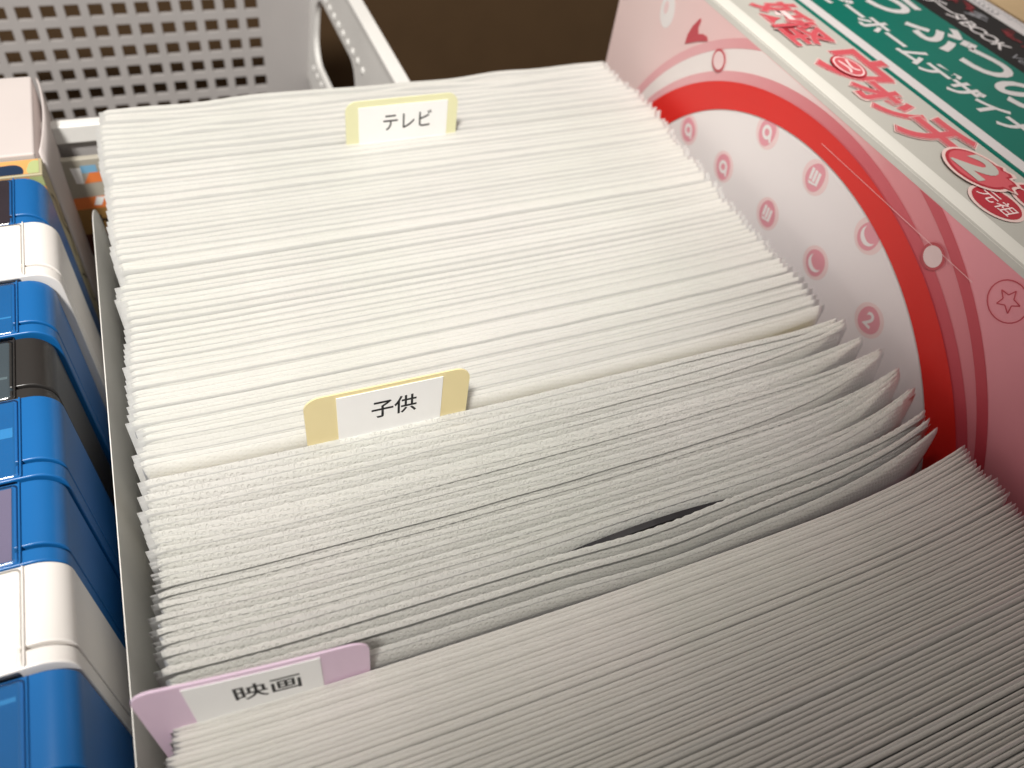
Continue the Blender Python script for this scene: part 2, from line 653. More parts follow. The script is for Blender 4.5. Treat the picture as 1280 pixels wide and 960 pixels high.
def make_sleeve(y, pitch, zone, label, group, idx, extra=None, zlift=0.0, scal=None):
    r = np.random.default_rng(1000 + idx)
    t = thing('disc_sleeve', label, 'disc sleeve', (51.0, y, FLOOR), group)
    left = interp(y, [(-12, -16.6), (40, -16.4), (75, -16.2), (110, -15.4), (178, -14.8)]) + 0.7 * corner_jitter(y) + r.uniform(-0.25, 0.2)
    right = interp(y, [(-12, 119.0), (45, 118.6), (60, 119.0), (80, 117.6), (110, 116.4), (150, 118.6), (178, 116.2)]) + 0.8 * corner_jitter(y + 91) + (r.uniform(-1.0, 1.3) if zone == 'bold' else r.uniform(-0.5, 0.5))
    zt = zlift + (r.uniform(-0.3, 0.3) if y < 80 else r.uniform(-0.13, 0.13))
    if zone == 'thin':
        parts = [sheet(left + 0.5, right - 0.3, y, zt * 0.4, 110, 0.20, 0.03, 0.03, extra, 0, idx * 7, pitch * 1.01, pitch * r.uniform(1.5, 2.5), 0.7, 0.8)]
        sheets_obj('fabric_pocket', parts, M['fabric_thin'], t)
        fv = sheet(left + 0.1, right + 0.4, y + 0.1, zt * 0.4 - 0.5, 48, 0.05, 0.03, 0.0, extra, 0.0, idx * 7)
        sheets_obj('clear_film', [fv], M['film'], t, False)
        return t
    bold = zone == 'bold'
    sc_ = r.choice([0.03, 0.05, 0.12]) if bold else 0.03
    if scal is not None:
        sc_ = scal
    wob = 0.07 if bold else interp(y, [(150, 0.06), (164, 0.07), (172, 0.22), (178, 0.38)])
    ramp = pitch * r.uniform(1.1, 2.5)
    parts = [sheet(left + 1.0, right - (0.7 if bold else 1.3), y, zt, 150, 0.25, wob, sc_, extra, 0, idx * 7, pitch * interp(y, [(70, 0.97), (90, 0.99), (110, 1.01)]), ramp * interp(y, [(80, 1.1), (125, 1.8)]),
                   0.32 if bold else 0.75, 0.9 if bold else 0.3)]
    sheets_obj('fabric_pocket', parts, M['fabric_bold' if bold else 'fabric'], t)
    # the clear front pocket shows as a pale welded border past the fabric on both sides
    fv = [sheet(left + 0.15, right - 0.1, y + pitch * 0.1, zt - 0.35, 60, 0.05, wob, 0.0, extra, 0, idx * 7),
          sheet(left, right + 0.2, y + pitch * 0.42, zt - 0.1, 60, 0.05, wob, 0.0, extra, 0, idx * 7)]
    sheets_obj('clear_film', fv, M['film'], t, False)
    return t


ONES = 'zeroth first second third fourth fifth sixth seventh eighth ninth tenth eleventh twelfth thirteenth fourteenth fifteenth sixteenth seventeenth eighteenth nineteenth'.split()
TENS = ['', '', 'twenty', 'thirty', 'forty', 'fifty', 'sixty']


def ordinal(n):
    if n < 20:
        return ONES[n]
    if n % 10 == 0:
        return TENS[n // 10][:-1] + 'ieth'
    return TENS[n // 10] + '-' + ONES[n % 10]


idx = 0
# block behind the pale yellow divider
ys = [177.0, 174.9, 172.9, 170.8, 168.9, 166.5, 164.3, 162.4, 160.2, 157.8, 156.1]
pitches_a = [a - b for a, b in zip(ys, ys[1:] + [154.6])]
for k, y in enumerate(ys):
    lab = 'rearmost white fabric disc sleeve, closing the row in front of the perforated basket' if k == 0 else \
        'white fabric disc sleeve, %s one behind the pale yellow tabbed divider' % ordinal(len(ys) - k)
    make_sleeve(y, pitches_a[k], 'soft', lab, None if k == 0 else 'sleeves behind the yellow divider', idx, zlift=0.3 if k else 0.6)
    idx += 1
# block between the yellow and the orange divider
PB = []
y = 153.9
while y > 76.0:
    PB.append(rng.uniform(1.25, 1.95))
    y -= PB[-1]
NB = len(PB)
y = 153.9
k = 0
for p in PB:
    make_sleeve(y, p, 'soft', ('white fabric disc sleeve, %s one in front of the pale yellow divider' % ordinal(k + 1)) if k < 25 else
                ('white fabric disc sleeve, %s one behind the orange divider' % ordinal(NB - k)),
                'sleeves between the yellow and orange dividers', idx, zlift=0.3 * math.exp(-k / 4) + rng.uniform(-0.12, 0.12))
    y -= p
    k += 1
    idx += 1
# block between the orange and the purple divider: looser, boldly embossed
ys = [73.7, 70.9, 68.5, 66.9, 65.2, 63.6, 62.1, 60.5, 58.9, 57.2, 55.5, 53.9, 52.2, 50.6, 48.9, 47.2, 44.8, 42.3, 39.9]
pc = [min(a - b, 2.35) for a, b in zip(ys, ys[1:] + [38.2])]
BUNDLE = [0, 0, 0, 1, 1, 1, 2, 2, 2, 2, 3, 3, 3, 3, 4, 4, 5, 5, 5]
for k, y in enumerate(ys):
    mates = [yy for yy, b_ in zip(ys, BUNDLE) if b_ == BUNDLE[k]]
    ctr = sum(mates) / len(mates)

    def ex(x, y=y, ctr=ctr, g=gap_extra if y < 45 else (gap_back if y < 49.5 else None)):
        d_ = (ctr - y) * 0.62 * np.clip((x - 78.0) / 40.0, 0, 1.1) ** 1.6
        return d_ + (g(x) if g is not None else 0.0)
    lab, grp = 'embossed white disc sleeve, %s one in front of the orange divider' % ordinal(k + 1), 'loose sleeves between the orange and purple dividers'
    zl = 0.5 * math.sin(k * 1.3)
    if k == 0:
        lab, grp, zl = 'white disc sleeve with three small pressed marks, right in front of the orange divider', None, -0.3
    if y == 47.2:
        lab, grp = 'white disc sleeve along the far side of the dark slit between two sleeves', None
    if y == 44.8:
        lab, grp, zl = 'white disc sleeve along the near side of the dark slit between two sleeves', None, -0.35
    s = make_sleeve(y, pc[k], 'bold', lab, grp, idx, ex, zl, 0.14 if y in (47.2, 44.8, 42.3) else None)
    if k == 0:
        marked = s
    idx += 1
# thin empty sleeves in front of the purple divider
y = 37.3
k = 0
while y > -7.0:
    p = rng.uniform(0.55, 0.76)
    zl = 0.0
    if k in (33, 34, 46, 47, 48, 57):
        zl = 1.5
    if k in (35, 49, 58):
        p += 0.22
    lab, grp = ('thin empty white sleeve, %s one in front of the purple divider' % ordinal(k + 1)), 'thin empty sleeves in front of the purple divider'
    if k == 0:
        lab, grp = 'first thin empty sleeve of the dense front pack, touching the purple divider', None
    make_sleeve(y, min(p, 0.76), 'thin', lab, grp, idx, None, zl)
    y -= p
    k += 1
    idx += 1

# near-black disc added to stand for the shadow in the slit
M['slit_shade'] = plain('slit_shade_dark', (0.018, 0.017, 0.02), 0.3, 0.5, 0.1)
t = thing('slit_shade_disc', 'dark disc added for the shade in the short slit among the loose sleeves', 'disc', (56.0, 45.0, FLOOR))
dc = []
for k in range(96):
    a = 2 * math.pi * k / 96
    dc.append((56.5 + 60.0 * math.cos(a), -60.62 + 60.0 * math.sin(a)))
MB().prism(dc, lambda u, v, d: (u, d + float(plan(np.array([u]), 46.0)[0]) * math.exp(v / 26.0 if v < 0 else 0), v), 45.5, 46.5).build('slit_shade_plate', M['slit_shade'], t)

# three pressed marks on the first sleeve in front of the orange divider
for q, dx in enumerate((-1.6, -0.2, 1.1)):
    x0 = 64.0 + dx
    yy = 73.7 - 0.33 + float(plan(np.array([x0]), 73.7)[0]) - 0.22
    b = MB().prism(rrect(x0 - 0.38, x0 + 0.38, -3.4, -0.9, 0.3, 4), lambda u, v, d: (u, d, v), yy - 0.28, yy + 0.1)
    b.build('pressed_mark', M['fabric_bold'], marked, True, 0.12)


# ------------------------------------------------------------------ tabbed dividers
def divider(label, y0, tab0, mat, text, stick, tsize, tstretch, toff, ztab, yaw, tx, zbody=-2.6, roll=0.0):
    t = thing('tabbed_divider', label, 'divider', (51.0, y0, FLOOR))
    tab1 = tab0 + 26.4
    R_ = 2.6

    def yf(x):
        base = y0 + float(plan(np.array([x]), y0)[0])
        return base - yaw * max(0.0, (tab1 + 4 - x))

    def zt(x):
        if x < tab0 or x > tab1:
            return zbody
        for cx, s in ((tab0 + R_, -1), (tab1 - R_, 1)):
            dx = (x - cx) * s
            if dx > 0:
                return ztab - R_ + math.sqrt(max(0.0, R_ * R_ - dx * dx)) - roll * (x - tab0 - 13.2)
        return ztab - roll * (x - tab0 - 13.2)
    xs = list(np.linspace(-15.2, tab0 - 0.01, 4)) + [tab0 + R_ * (1 - math.cos(a)) for a in np.linspace(0, math.pi / 2, 8)]
    xs += list(np.linspace(tab0 + R_ + 0.5, tab1 - R_ - 0.5, 12)) + [tab1 - R_ + R_ * math.sin(a) for a in np.linspace(0, math.pi / 2, 8)]
    xs += list(np.linspace(tab1 + 0.01, 117.0, 24))
    if tab0 < -15.2:
        xs = xs[4:]
    MB().columns(xs, zt, lambda x: FLOOR + 1, yf, 0.28).build('tab_sheet', mat, t)
    s0, s1, sz0, sz1 = stick
    st = MB().columns(list(np.linspace(s0, s1, 14)), lambda x: sz1 - roll * (x - tab0 - 13.2), lambda x: sz0 - roll * (x - tab0 - 13.2), lambda x: yf(x) - 0.23, 0.1).build('paper_label', M['sticker'], t)
    text_part('lettering', text, tsize, lambda u, v: (tx[0] + u, yf(tx[0] + u) - 0.31, tx[1] + v - roll * (tx[0] + u - tab0 - 13.2)), M['ink'], st, toff, tstretch)
    return t


divider('pale yellow tabbed divider with a white label reading テレビ', 154.6, 35.6, M['yellow'], 'テレビ',
        (38.5, 59.5, -2.0, 8.9), 4.7, 0.86, 0.03, 10.4, 0.0, (49.9, 4.4))
divider('orange tabbed divider with a white label reading 子供', 74.9, 9.0, M['orange'], '子供',
        (13.9, 30.8, -1.8, 10.2), 4.5, 0.84, 0.06, 11.0, 0.0, (22.9, 5.2))
divider('purple tabbed divider with a white label reading 映画, at the left end of its row', 38.1, -17.6, M['purple'], '映画',
        (-12.4, 2.8, -3.0, 9.9), 4.9, 0.84, 0.05, 10.8, 0.012, (-3.6, 4.6), -9.0, 0.14)


# ------------------------------------------------------------------ game cases on the left, spines up
CASE_R = -26.0


def case_section(x0, x1, y0, y1, z1, r):
    poly = rrect(x0, x1, FLOOR, z1, r, 8, (0, 0, 1, 1))
    return MB().prism(poly, lambda u, v, d: (u, d, v), y0, y1)


def game_case(y0, y1, body, insert, label, ztop, xr, band=None, print_=None):
    t = thing('game_case', label, 'game case', ((xr - 135) / 2 - 30, (y0 + y1) / 2, FLOOR), 'game cases with their spines up')
    xl = -165.0
    g0 = y0 + (y1 - y0) * 0.17
    case_section(xl, xr, g0 + 0.5, y1 - 0.1, ztop, 4.0).build('lid', body, t, True, 0.28, 3)
    case_section(xl, xr + 0.05, y0 + 0.1, g0, ztop - 0.05, 4.0).build('tray', body, t, True, 0.28, 3)
    case_section(xl + 1.5, xr - 1.7, g0 - 0.3, g0 + 1.0, ztop - 1.7, 4.0).build('hinge_gap', M['slit'], t)
    ins = MB().box(xl + 5, xr - 5.45, y0 + 0.2, y1 - 0.2, ztop - 6, ztop + 0.10)
    io = ins.build('spine_paper', insert, t, True, 0.8, 3)
    if print_:
        for (px0, px1, f0, f1, pm) in print_:
            pr = MB()
            zz = ztop + 0.14
            ya, yb = y0 + (y1 - y0) * f0, y0 + (y1 - y0) * f1
            pr.flat([(px0, ya), (px1, ya), (px1, yb), (px0, yb)], lambda u, v: (u, v, zz))
            pr.build('spine_print', pm, io)
    fl = MB().box(xl + 4, xr - 5.0, y0 + 0.06, y1 - 0.06, ztop - 8, ztop + 0.36)
    fl.build('clear_cover', M['case_film'], t, True, 1.1, 5)
    # raised welded lip where the clear cover ends
    lip = MB().box(xr - 5.25, xr - 4.98, y0 + 0.3, y1 - 0.3, ztop - 8, ztop + 0.42)
    lip.build('cover_lip', body, t, True, 0.12)
    return t


M['pale_print'] = plain('pale_print', (0.03, 0.21, 0.47), 0.4, 0.4, 0.05)
M['violet_print'] = plain('violet_print', (0.16, 0.14, 0.22), 0.4, 0.4, 0.05)
M['teal_print'] = plain('teal_print', (0.10, 0.14, 0.16), 0.4, 0.4, 0.05)
M['grey_print'] = plain('grey_print', (0.62, 0.62, 0.64), 0.4, 0.4, 0.05)
cases = [
    (140.1, 155.2, 'case_blue', 'insert_brown', 'blue game case with a near-black spine paper, rearmost of the cases', 0.0, -26.2, None),
    (124.2, 139.8, 'case_white', 'insert_white', 'white game case in front of the blue case with the near-black spine', 0.6, -24.6, None),
    (110.4, 123.9, 'case_blue', 'insert_blue', 'blue game case between the rear white case and the black case', 0.0, -25.9, [(-120, -31.9, 0.30, 0.33, 'pale_print')]),
    (96.3, 110.1, 'case_black', 'insert_dark', 'black game case, the only black one, between two blue cases', -0.6, -26.6, [(-120, -32.7, 0.34, 0.38, 'teal_print')]),
    (80.1, 96.0, 'case_blue', 'insert_blue', 'blue game case directly in front of the black case', 0.2, -25.7, [(-120, -31.8, 0.50, 0.62, 'pale_print')]),
    (65.8, 79.8, 'case_blue', 'insert_blue', 'blue game case with a violet strip, just behind the front white case', 0.0, -26.0,
     [(-36.6, -32.1, 0.07, 0.93, 'violet_print'), (-120, -36.6, 0.62, 0.72, 'pale_print')]),
    (50.7, 65.5, 'case_white', 'insert_white', 'white game case near the purple divider, second from the front', 0.5, -25.6, None),
    (35.0, 50.4, 'case_blue', 'insert_blue', 'frontmost blue game case, cut off by the bottom left corner', -0.4, -25.6, [(-120, -31.9, 0.80, 0.84, 'pale_print')]),
]
for y0, y1, b, ins, lab, zt, xr, pr in cases:
    game_case(y0, y1, M[b], M[ins], lab, zt, xr, None, [(a, b_, c, d, M[e]) for a, b_, c, d, e in pr] if pr else None)

# upright pale panel between the cases and the sleeves, its far top corner rounded
t = thing('side_panel', 'pale grey plastic panel with a rounded corner, between the game cases and the sleeves', 'panel', (-20.0, 70, FLOOR))


def pan3(u, v, d):
    return (-20.9 + (u - 30.0) * 0.0155 + d, u, v)


MB().prism(rrect(-30, 160, FLOOR, -6.8, 13, 10, (0, 0, 1, 0)), pan3, -0.14, 0.0).build('plate', M['grey_panel'], t)

# white folding box behind the cases
t = thing('white_carton', 'plain white cardboard carton with a bulging side flap, behind the game cases', 'carton', (-65, 178, FLOOR))
MB().box(-105, -27.4, 162.8, 194.5, FLOOR, 0.4).build('carton_body', M['white_card'], t, True, 0.5)


def flap(k):
    v, f = [], []
    n = 16
    for i in range(n + 1):
        s = i / n
        y = 163.4 + s * 30.6
        bulge = 1.15 * math.sin(math.pi * s) ** 0.8
        for j, z in enumerate((0.5 - 0.6 * abs(s - 0.5), -6, -20, -60, FLOOR)):
            fade = math.exp(z / 30.0) if z < 0 else 1.0
            xx = -27.0 + 0.35 + bulge * fade
            v += [(xx, y, z), (xx + 0.4, y, z)]
    c = 10
    for i in range(n):
        for j in range(4):
            a = i * c + j * 2
            f += [(a, a + c, a + c + 2, a + 2), (a + 1, a + 3, a + c + 3, a + c + 1)]
        a = i * c
        f.append((a, a + 1, a + c + 1, a + c))
    for a in (0, n * c):
        for j in range(4):
            q = a + j * 2
            f.append((q, q + 2, q + 3, q + 1))
    return MB().add(v, f)


flap(0).build('side_flap', M['white_card'], t, True)

# printed carton between the white one and the cases
M['print_base'] = plain('olive_cream_print', (0.42, 0.37, 0.24), 0.5, 0.4, 0.1)
M['print_orange'] = plain('orange_print', (0.72, 0.36, 0.12), 0.45, 0.4, 0.05)
M['print_navy'] = plain('navy_print', (0.012, 0.03, 0.07), 0.45, 0.4, 0.1)
M['print_green'] = plain('green_print', (0.42, 0.48, 0.22), 0.45, 0.4, 0.05)
t = thing('printed_carton', 'slim carton with orange, navy and cream print in black outlines, before the white carton', 'carton', (-60, 159, FLOOR))
cb = MB().box(-105, -26.3, 156.6, 162.4, FLOOR, -0.5).build('carton_body', M['print_base'], t, True, 0.3)


def blob(cx, cz, rx, rz, seed, n=30, wob=0.12):
    r = np.random.default_rng(seed)
    ph = r.random(3) * 6.28
    out = []
    for k in range(n):
        a = 2 * math.pi * k / n
        q = 1 + wob * (math.sin(2 * a + ph[0]) + 0.5 * math.sin(3 * a + ph[1]))
        out.append((cx + rx * q * math.cos(a), cz + rz * q * math.sin(a)))
    return out


def clip_poly(poly, x0, x1, z0, z1):
    for ax, lim, sgn in ((0, x0, 1), (0, x1, -1), (1, z0, 1), (1, z1, -1)):
        out = []
        for i in range(len(poly)):
            p, q = poly[i - 1], poly[i]
            ip, iq = (p[ax] - lim) * sgn >= 0, (q[ax] - lim) * sgn >= 0
            if ip != iq:
                tt = (lim - p[ax]) / (q[ax] - p[ax])
                out.append((p[0] + (q[0] - p[0]) * tt, p[1] + (q[1] - p[1]) * tt))
            if iq:
                out.append(q)
        poly = out
        if not poly:
            break
    return poly


def stroke(pts, w):
    """a ribbon of width w along a smooth line through pts"""
    P = []
    n = len(pts)
    for i in range(n - 1):
        p0, p1, p2, p3 = pts[max(0, i - 1)], pts[i], pts[i + 1], pts[min(n - 1, i + 2)]
        for s in range(8):
            u = s / 8
            P.append(tuple(0.5 * ((2 * p1[c]) + (p2[c] - p0[c]) * u + (2 * p0[c] - 5 * p1[c] + 4 * p2[c] - p3[c]) * u * u +
                                  (3 * p1[c] - p0[c] - 3 * p2[c] + p3[c]) * u ** 3) for c in (0, 1)))
    P.append(pts[-1])
    quads = []
    L, R = [], []
    for i, p in enumerate(P):
        a, b = P[max(0, i - 1)], P[min(len(P) - 1, i + 1)]
        dx, dz = b[0] - a[0], b[1] - a[1]
        ll = math.hypot(dx, dz) or 1
        L.append((p[0] - dz / ll * w / 2, p[1] + dx / ll * w / 2))
        R.append((p[0] + dz / ll * w / 2, p[1] - dx / ll * w / 2))
    for i in range(len(P) - 1):
        quads.append([L[i], R[i], R[i + 1], L[i + 1]])
    return quads


def top_(z):
    return lambda u, v: (u, v, z)


def front_(y):
    return lambda u, v: (u, y, v)


pf = front_(156.53)
for nm, poly, mt, dy in (
        ('print_patch', [(-105, -30), (-40, -30), (-40, -1.0), (-105, -1.0)], M['print_navy'], 0.0),
        ('print_patch', clip_poly(blob(-38, -1.6, 6.0, 3.2, 3), -60, -26.6, -40, -0.9), M['print_orange'], 0.04),
        ('print_patch', clip_poly(blob(-28.2, -4.5, 3.2, 6.5, 5), -60, -26.5, -40, -0.9), M['print_orange'], 0.04),
        ('print_patch', clip_poly(blob(-27.2, -1.8, 1.5, 1.6, 8), -60, -26.5, -40, -0.9), M['print_green'], 0.08),
        ('print_patch', clip_poly(blob(-33.4, -7.0, 5.0, 5.4, 6), -60, -26.6, -40, -0.9), M['print_navy'], 0.12)):
    MB().flat(poly, front_(156.53 - dy)).build(nm, mt, cb)
# same print runs over the top edge
for nm, poly, mt, dz in (
        ('print_patch', [(-104, 157), (-27, 157), (-27, 162), (-104, 162)], M['print_orange'], 0.05),
        ('print_patch', clip_poly(blob(-33, 157.5, 3.0, 3.6, 12), -60, -27, 157, 162), M['print_navy'], 0.09),
        ('print_patch', clip_poly(blob(-27.6, 159.0, 1.7, 2.2, 14), -60, -26.9, 157, 162), M['print_green'], 0.09)):
    MB().flat(poly, top_(-0.5 + dz)).build(nm, mt, cb)
# right end of the carton: black contour lines on cream
sd = lambda u, v: (-26.22, u, v)
for pts in ([(157.2, -6), (159, -9), (158.2, -14), (160.5, -19), (159, -24)], [(162, -12), (160.6, -14), (161.5, -17), (160.2, -20)],
            [(157, -28), (159.5, -31), (158.4, -36), (161.2, -40)], [(162, -26), (160, -30), (161.6, -33)], [(157, -44), (160, -47), (159, -54)]):
    b = MB()
    for q in stroke(pts, 0.45):
        b.flat(clip_poly(q, 156.9, 162.2, -120, -1) or q, sd)
    b.build('print_line', M['ink'], cb)

# slim printed packet standing against the basket, in the gap left of the sleeves
M['packet_grey'] = plain('packet_grey', (0.40, 0.37, 0.31), 0.5, 0.4, 0.08)
M['packet_orange'] = plain('packet_orange', (0.80, 0.22, 0.06), 0.45, 0.4, 0.1)
M['packet_gold'] = plain('packet_gold', (0.34, 0.19, 0.06), 0.4, 0.5, 0.15)
M['packet_maroon'] = plain('packet_maroon', (0.10, 0.025, 0.015), 0.45, 0.4, 0.15)
M['packet_sky'] = plain('packet_sky', (0.20, 0.42, 0.62), 0.45, 0.4, 0.05)
t = thing('printed_packet', 'slim printed packet with an orange band, leaning in the gap left of the sleeves', 'packet', (-10, 179.3, FLOOR))
pk = MB().box(-31.5, 14, 178.5, 180.1, FLOOR, -12.2).build('packet_body', M['packet_grey'], t, True, 0.25)
for nm, poly, mt, dy in (
        ('print_patch', [(-31, -40), (13, -40), (13, -33.5), (-31, -33.5)], M['packet_maroon'], 0.0),
        ('print_patch', [(-31, -33.5), (13, -33.5), (13, -26.0), (-31, -26.0)], M['packet_gold'], 0.0),
        ('print_patch', [(-27, -26.0), (13, -26.0), (13, -22.6), (-25.5, -22.6)], M['packet_orange'], 0.0),
        ('print_patch', [(-21.6, -25.0), (-20, -25.2), (-18.8, -22.9), (-20.6, -22.7)], M['sticker'], 0.05),
        ('print_patch', [(-23.8, -18.6), (-22.2, -18.8), (-22.0, -14.4), (-24.2, -14.2)], M['sticker'], 0.0),
        ('print_patch', [(-22.0, -15.9), (-18.6, -15.9), (-18.6, -13.9), (-22.0, -13.9)], M['packet_sky'], 0.0),
        ('print_patch', [(-22.2, -18.8), (-18.2, -18.6), (-18.2, -15.9), (-20.4, -15.9)], M['packet_orange'], 0.0)):
    MB().flat(poly, front_(178.44 - dy)).build(nm, mt, pk)
text_part('lettering', 'the', 5.0, lambda u, v: (-20.2 + u, 178.36, -30.0 + v), M['ink'], pk, 0.15)

# ------------------------------------------------------------------ perforated basket behind
t = thing('perforated_basket', 'white plastic basket with rows of square holes and a slotted handle', 'basket', (-30, 233, FLOOR))
RIM = -6.0
XR, XL, YF, YB = 57.5, -118.0, 183.0, 287.0


def taper(z):
    return (RIM - z) * 0.11


def back3(u, v, d):
    return (u, YB - taper(v) * 0.35 + d, v)


def holed(us, vs, hole, mapf, th, rect):
    """wall with a grid of square holes: front and back skins plus the four reveals of each hole"""
    b = MB()
    xs = sorted(set([rect[0], rect[1]] + [u + s * hole / 2 for u in us for s in (-1, 1)]))
    zs = sorted(set([rect[2], rect[3]] + [v + s * hole / 2 for v in vs for s in (-1, 1)]))
    hx = {(round(u - hole / 2, 4)) for u in us}
    hz = {(round(v - hole / 2, 4)) for v in vs}
    for i in range(len(xs) - 1):
        for j in range(len(zs) - 1):
            q = [(xs[i], zs[j]), (xs[i + 1], zs[j]), (xs[i + 1], zs[j + 1]), (xs[i], zs[j + 1])]
            if round(xs[i], 4) in hx and round(zs[j], 4) in hz:
                for k in range(4):
                    p, r = q[k], q[(k + 1) % 4]
                    b.add([mapf(*p, 0), mapf(*r, 0), mapf(*r, th), mapf(*p, th)], [(0, 1, 2, 3)])
            else:
                b.add([mapf(*p, 0) for p in q], [(0, 1, 2, 3)])
                b.add([mapf(*p, th) for p in q], [(3, 2, 1, 0)])
    return b


us = [34.3 - 7.05 * k for k in range(20)]
vs = [-19.9 - 7.05 * k for k in range(13)]
holed(us, vs, 4.45, back3, 1.8, (XL + 4, XR - 1.2, FLOOR + 2, RIM)).build('back_wall', M['basket_shaded'], t)


def right3(u, v, d):
    return (XR - taper(v) + d, u, v)


# right wall: a frame of quads round the long rounded handle slot
def slotted():
    b = MB()
    slot = rrect(224, 279, -44, -20.5, 9, 8)
    cx, cz = 251.5, -32.0
    outer = []
    for (u, v) in slot:
        dx, dz = u - cx, v - cz
        k = min(abs((YB - 0.5 - cx) / dx) if dx > 0 else (abs((YF - cx) / dx) if dx < 0 else 1e9),
                abs((RIM - cz) / dz) if dz > 0 else (abs((FLOOR + 2 - cz) / dz) if dz < 0 else 1e9))
        outer.append((cx + dx * k, cz + dz * k))
    n = len(slot)
    for i in range(n):
        j = (i + 1) % n
        q = [slot[i], slot[j], outer[j], outer[i]]
        b.add([right3(*p, 0) for p in q], [(0, 1, 2, 3)])
        b.add([right3(*p, 1.8) for p in q], [(3, 2, 1, 0)])
        b.add([right3(*slot[i], 0), right3(*slot[j], 0), right3(*slot[j], 1.8), right3(*slot[i], 1.8)], [(0, 1, 2, 3)])
    # corners of the wall that the fan of quads does not reach
    for (u, v) in ((YF, RIM), (YB - 0.5, RIM), (YF, FLOOR + 2), (YB - 0.5, FLOOR + 2)):
        near = sorted(outer, key=lambda p: math.hypot(p[0] - u, p[1] - v))
        p1 = [p for p in near if abs(p[0] - u) < 0.01][:1]
        p2 = [p for p in near if abs(p[1] - v) < 0.01][:1]
        if p1 and p2:
            b.add([right3(*p, 0) for p in (p1[0], (u, v), p2[0])], [(0, 1, 2)])
            b.add([right3(*p, 1.8) for p in (p1[0], (u, v), p2[0])], [(2, 1, 0)])
    return b


slotted().build('right_wall', M['basket_lit'], t)
MB().prism([(YF, FLOOR + 2), (YB, FLOOR + 2), (YB, RIM), (YF, RIM)], lambda u, v, d: (XL + taper(v) + d, u, v), 0, 1.8).build('left_wall', M['basket_shaded'], t)
MB().prism([(XL + 5, FLOOR + 2), (XR - 5, FLOOR + 2), (XR, RIM), (XL, RIM)], lambda u, v, d: (u, YF + taper(v) * 0.3 + d, v), -0.4, 1.4).build('front_wall', M['basket_shaded'], t)
MB().box(XL + 12, XR - 12, YF + 1, YB - 4, FLOOR, FLOOR + 2.2).build('base_plate', M['basket_shaded'], t)
rim = MB()
rim.box(XR - 0.2, XR + 4.2, YF - 1.6, YB + 3, RIM - 4.0, RIM + 0.8)
rim.box(XL - 4, XL + 0.2, YF - 1.6, YB + 3, RIM - 4.0, RIM + 0.8)
rim.box(XL + 0.25, XR - 0.25, YB - 0.2, YB + 3.0, RIM - 4.0, RIM + 0.75)
rim.box(XL + 0.25, XR - 0.25, YF - 1.55, YF + 1.6, RIM - 4.0, RIM + 0.75)
rim.build('rim', M['basket_lit'], t, True, 0.6)
# small moulded studs along both long edges of the slot
sm_ = bpy.data.meshes.new('stud')
bm = bmesh.new()
bmesh.ops.create_icosphere(bm, subdivisions=2, radius=1.0)
for f_ in bm.faces:
    f_.smooth = True
bm.to_mesh(sm_)
bm.free()
sm_.materials.append(M['basket_lit'])
spots = [(218 + 5.9 * k, -17.6) for k in range(11)] + [(218 + 5.9 * k, -47.5) for k in range(11)]
for (u, v) in spots:
    p = right3(u, v, 0)
    o = bpy.data.objects.new('stud', sm_)
    col.objects.link(o)
    o.parent = t
    o.scale = (0.7 * MM, 1.0 * MM, 1.3 * MM)
    o.location = Vector((p[0] + 30, p[1] - 233, p[2] - FLOOR)) * MM


# ------------------------------------------------------------------ books on the right, spines up
BT = 29.4
BX = 123.8
PY0, PY1 = -62.0, 192.5
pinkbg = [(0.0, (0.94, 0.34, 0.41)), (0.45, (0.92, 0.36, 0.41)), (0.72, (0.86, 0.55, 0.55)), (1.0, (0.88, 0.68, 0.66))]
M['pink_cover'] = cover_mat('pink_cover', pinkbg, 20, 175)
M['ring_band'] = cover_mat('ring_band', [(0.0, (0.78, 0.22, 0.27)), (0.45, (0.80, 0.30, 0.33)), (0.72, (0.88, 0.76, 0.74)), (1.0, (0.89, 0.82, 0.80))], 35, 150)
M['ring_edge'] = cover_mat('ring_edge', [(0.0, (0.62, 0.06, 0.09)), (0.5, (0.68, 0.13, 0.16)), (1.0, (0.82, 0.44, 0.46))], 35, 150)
M['red_ink'] = plain('red_ink', (0.76, 0.022, 0.016), 0.38, 0.45, 0.03)
M['disc_pale'] = cover_mat('disc_pale', [(0.0, (0.88, 0.75, 0.77)), (0.5, (0.88, 0.81, 0.82)), (1.0, (0.89, 0.84, 0.83))], 35, 150)
M['rose_ink'] = plain('rose_ink', (0.80, 0.34, 0.40), 0.4, 0.4, 0.05)
M['pale_rose'] = plain('pale_rose_ink', (0.88, 0.66, 0.66), 0.4, 0.4, 0.03)
M['spine_white'] = plain('spine_white', (0.47, 0.455, 0.415), 0.45, 0.4, 0.03)
M['edge_white'] = plain('edge_white', (0.70, 0.68, 0.63), 0.5, 0.4, 0.02)
M['pages'] = plain('page_block', (0.70, 0.67, 0.60), 0.8, 0.2, 0.06)
M['logo_dark'] = plain('logo_dark_red', (0.42, 0.02, 0.035), 0.4, 0.4, 0.03)
M['logo_rose'] = plain('logo_rose', (0.58, 0.09, 0.11), 0.4, 0.4, 0.03)
M['logo_halo'] = plain('logo_halo', (0.76, 0.55, 0.52), 0.4, 0.4, 0.03)
M['green_ink'] = plain('green_ink', (0.002, 0.135, 0.10), 0.4, 0.25, 0.05)
M['black_ink2'] = plain('black_cover', (0.014, 0.012, 0.012), 0.45, 0.22, 0.1)
M['white_ink'] = plain('white_ink', (0.62, 0.585, 0.59), 0.4, 0.4, 0.02)
M['dark_red'] = plain('dark_red_ink', (0.20, 0.012, 0.018), 0.4, 0.4, 0.2)
M['grey_ink'] = plain('grey_ink', (0.22, 0.22, 0.24), 0.4, 0.4, 0.1)


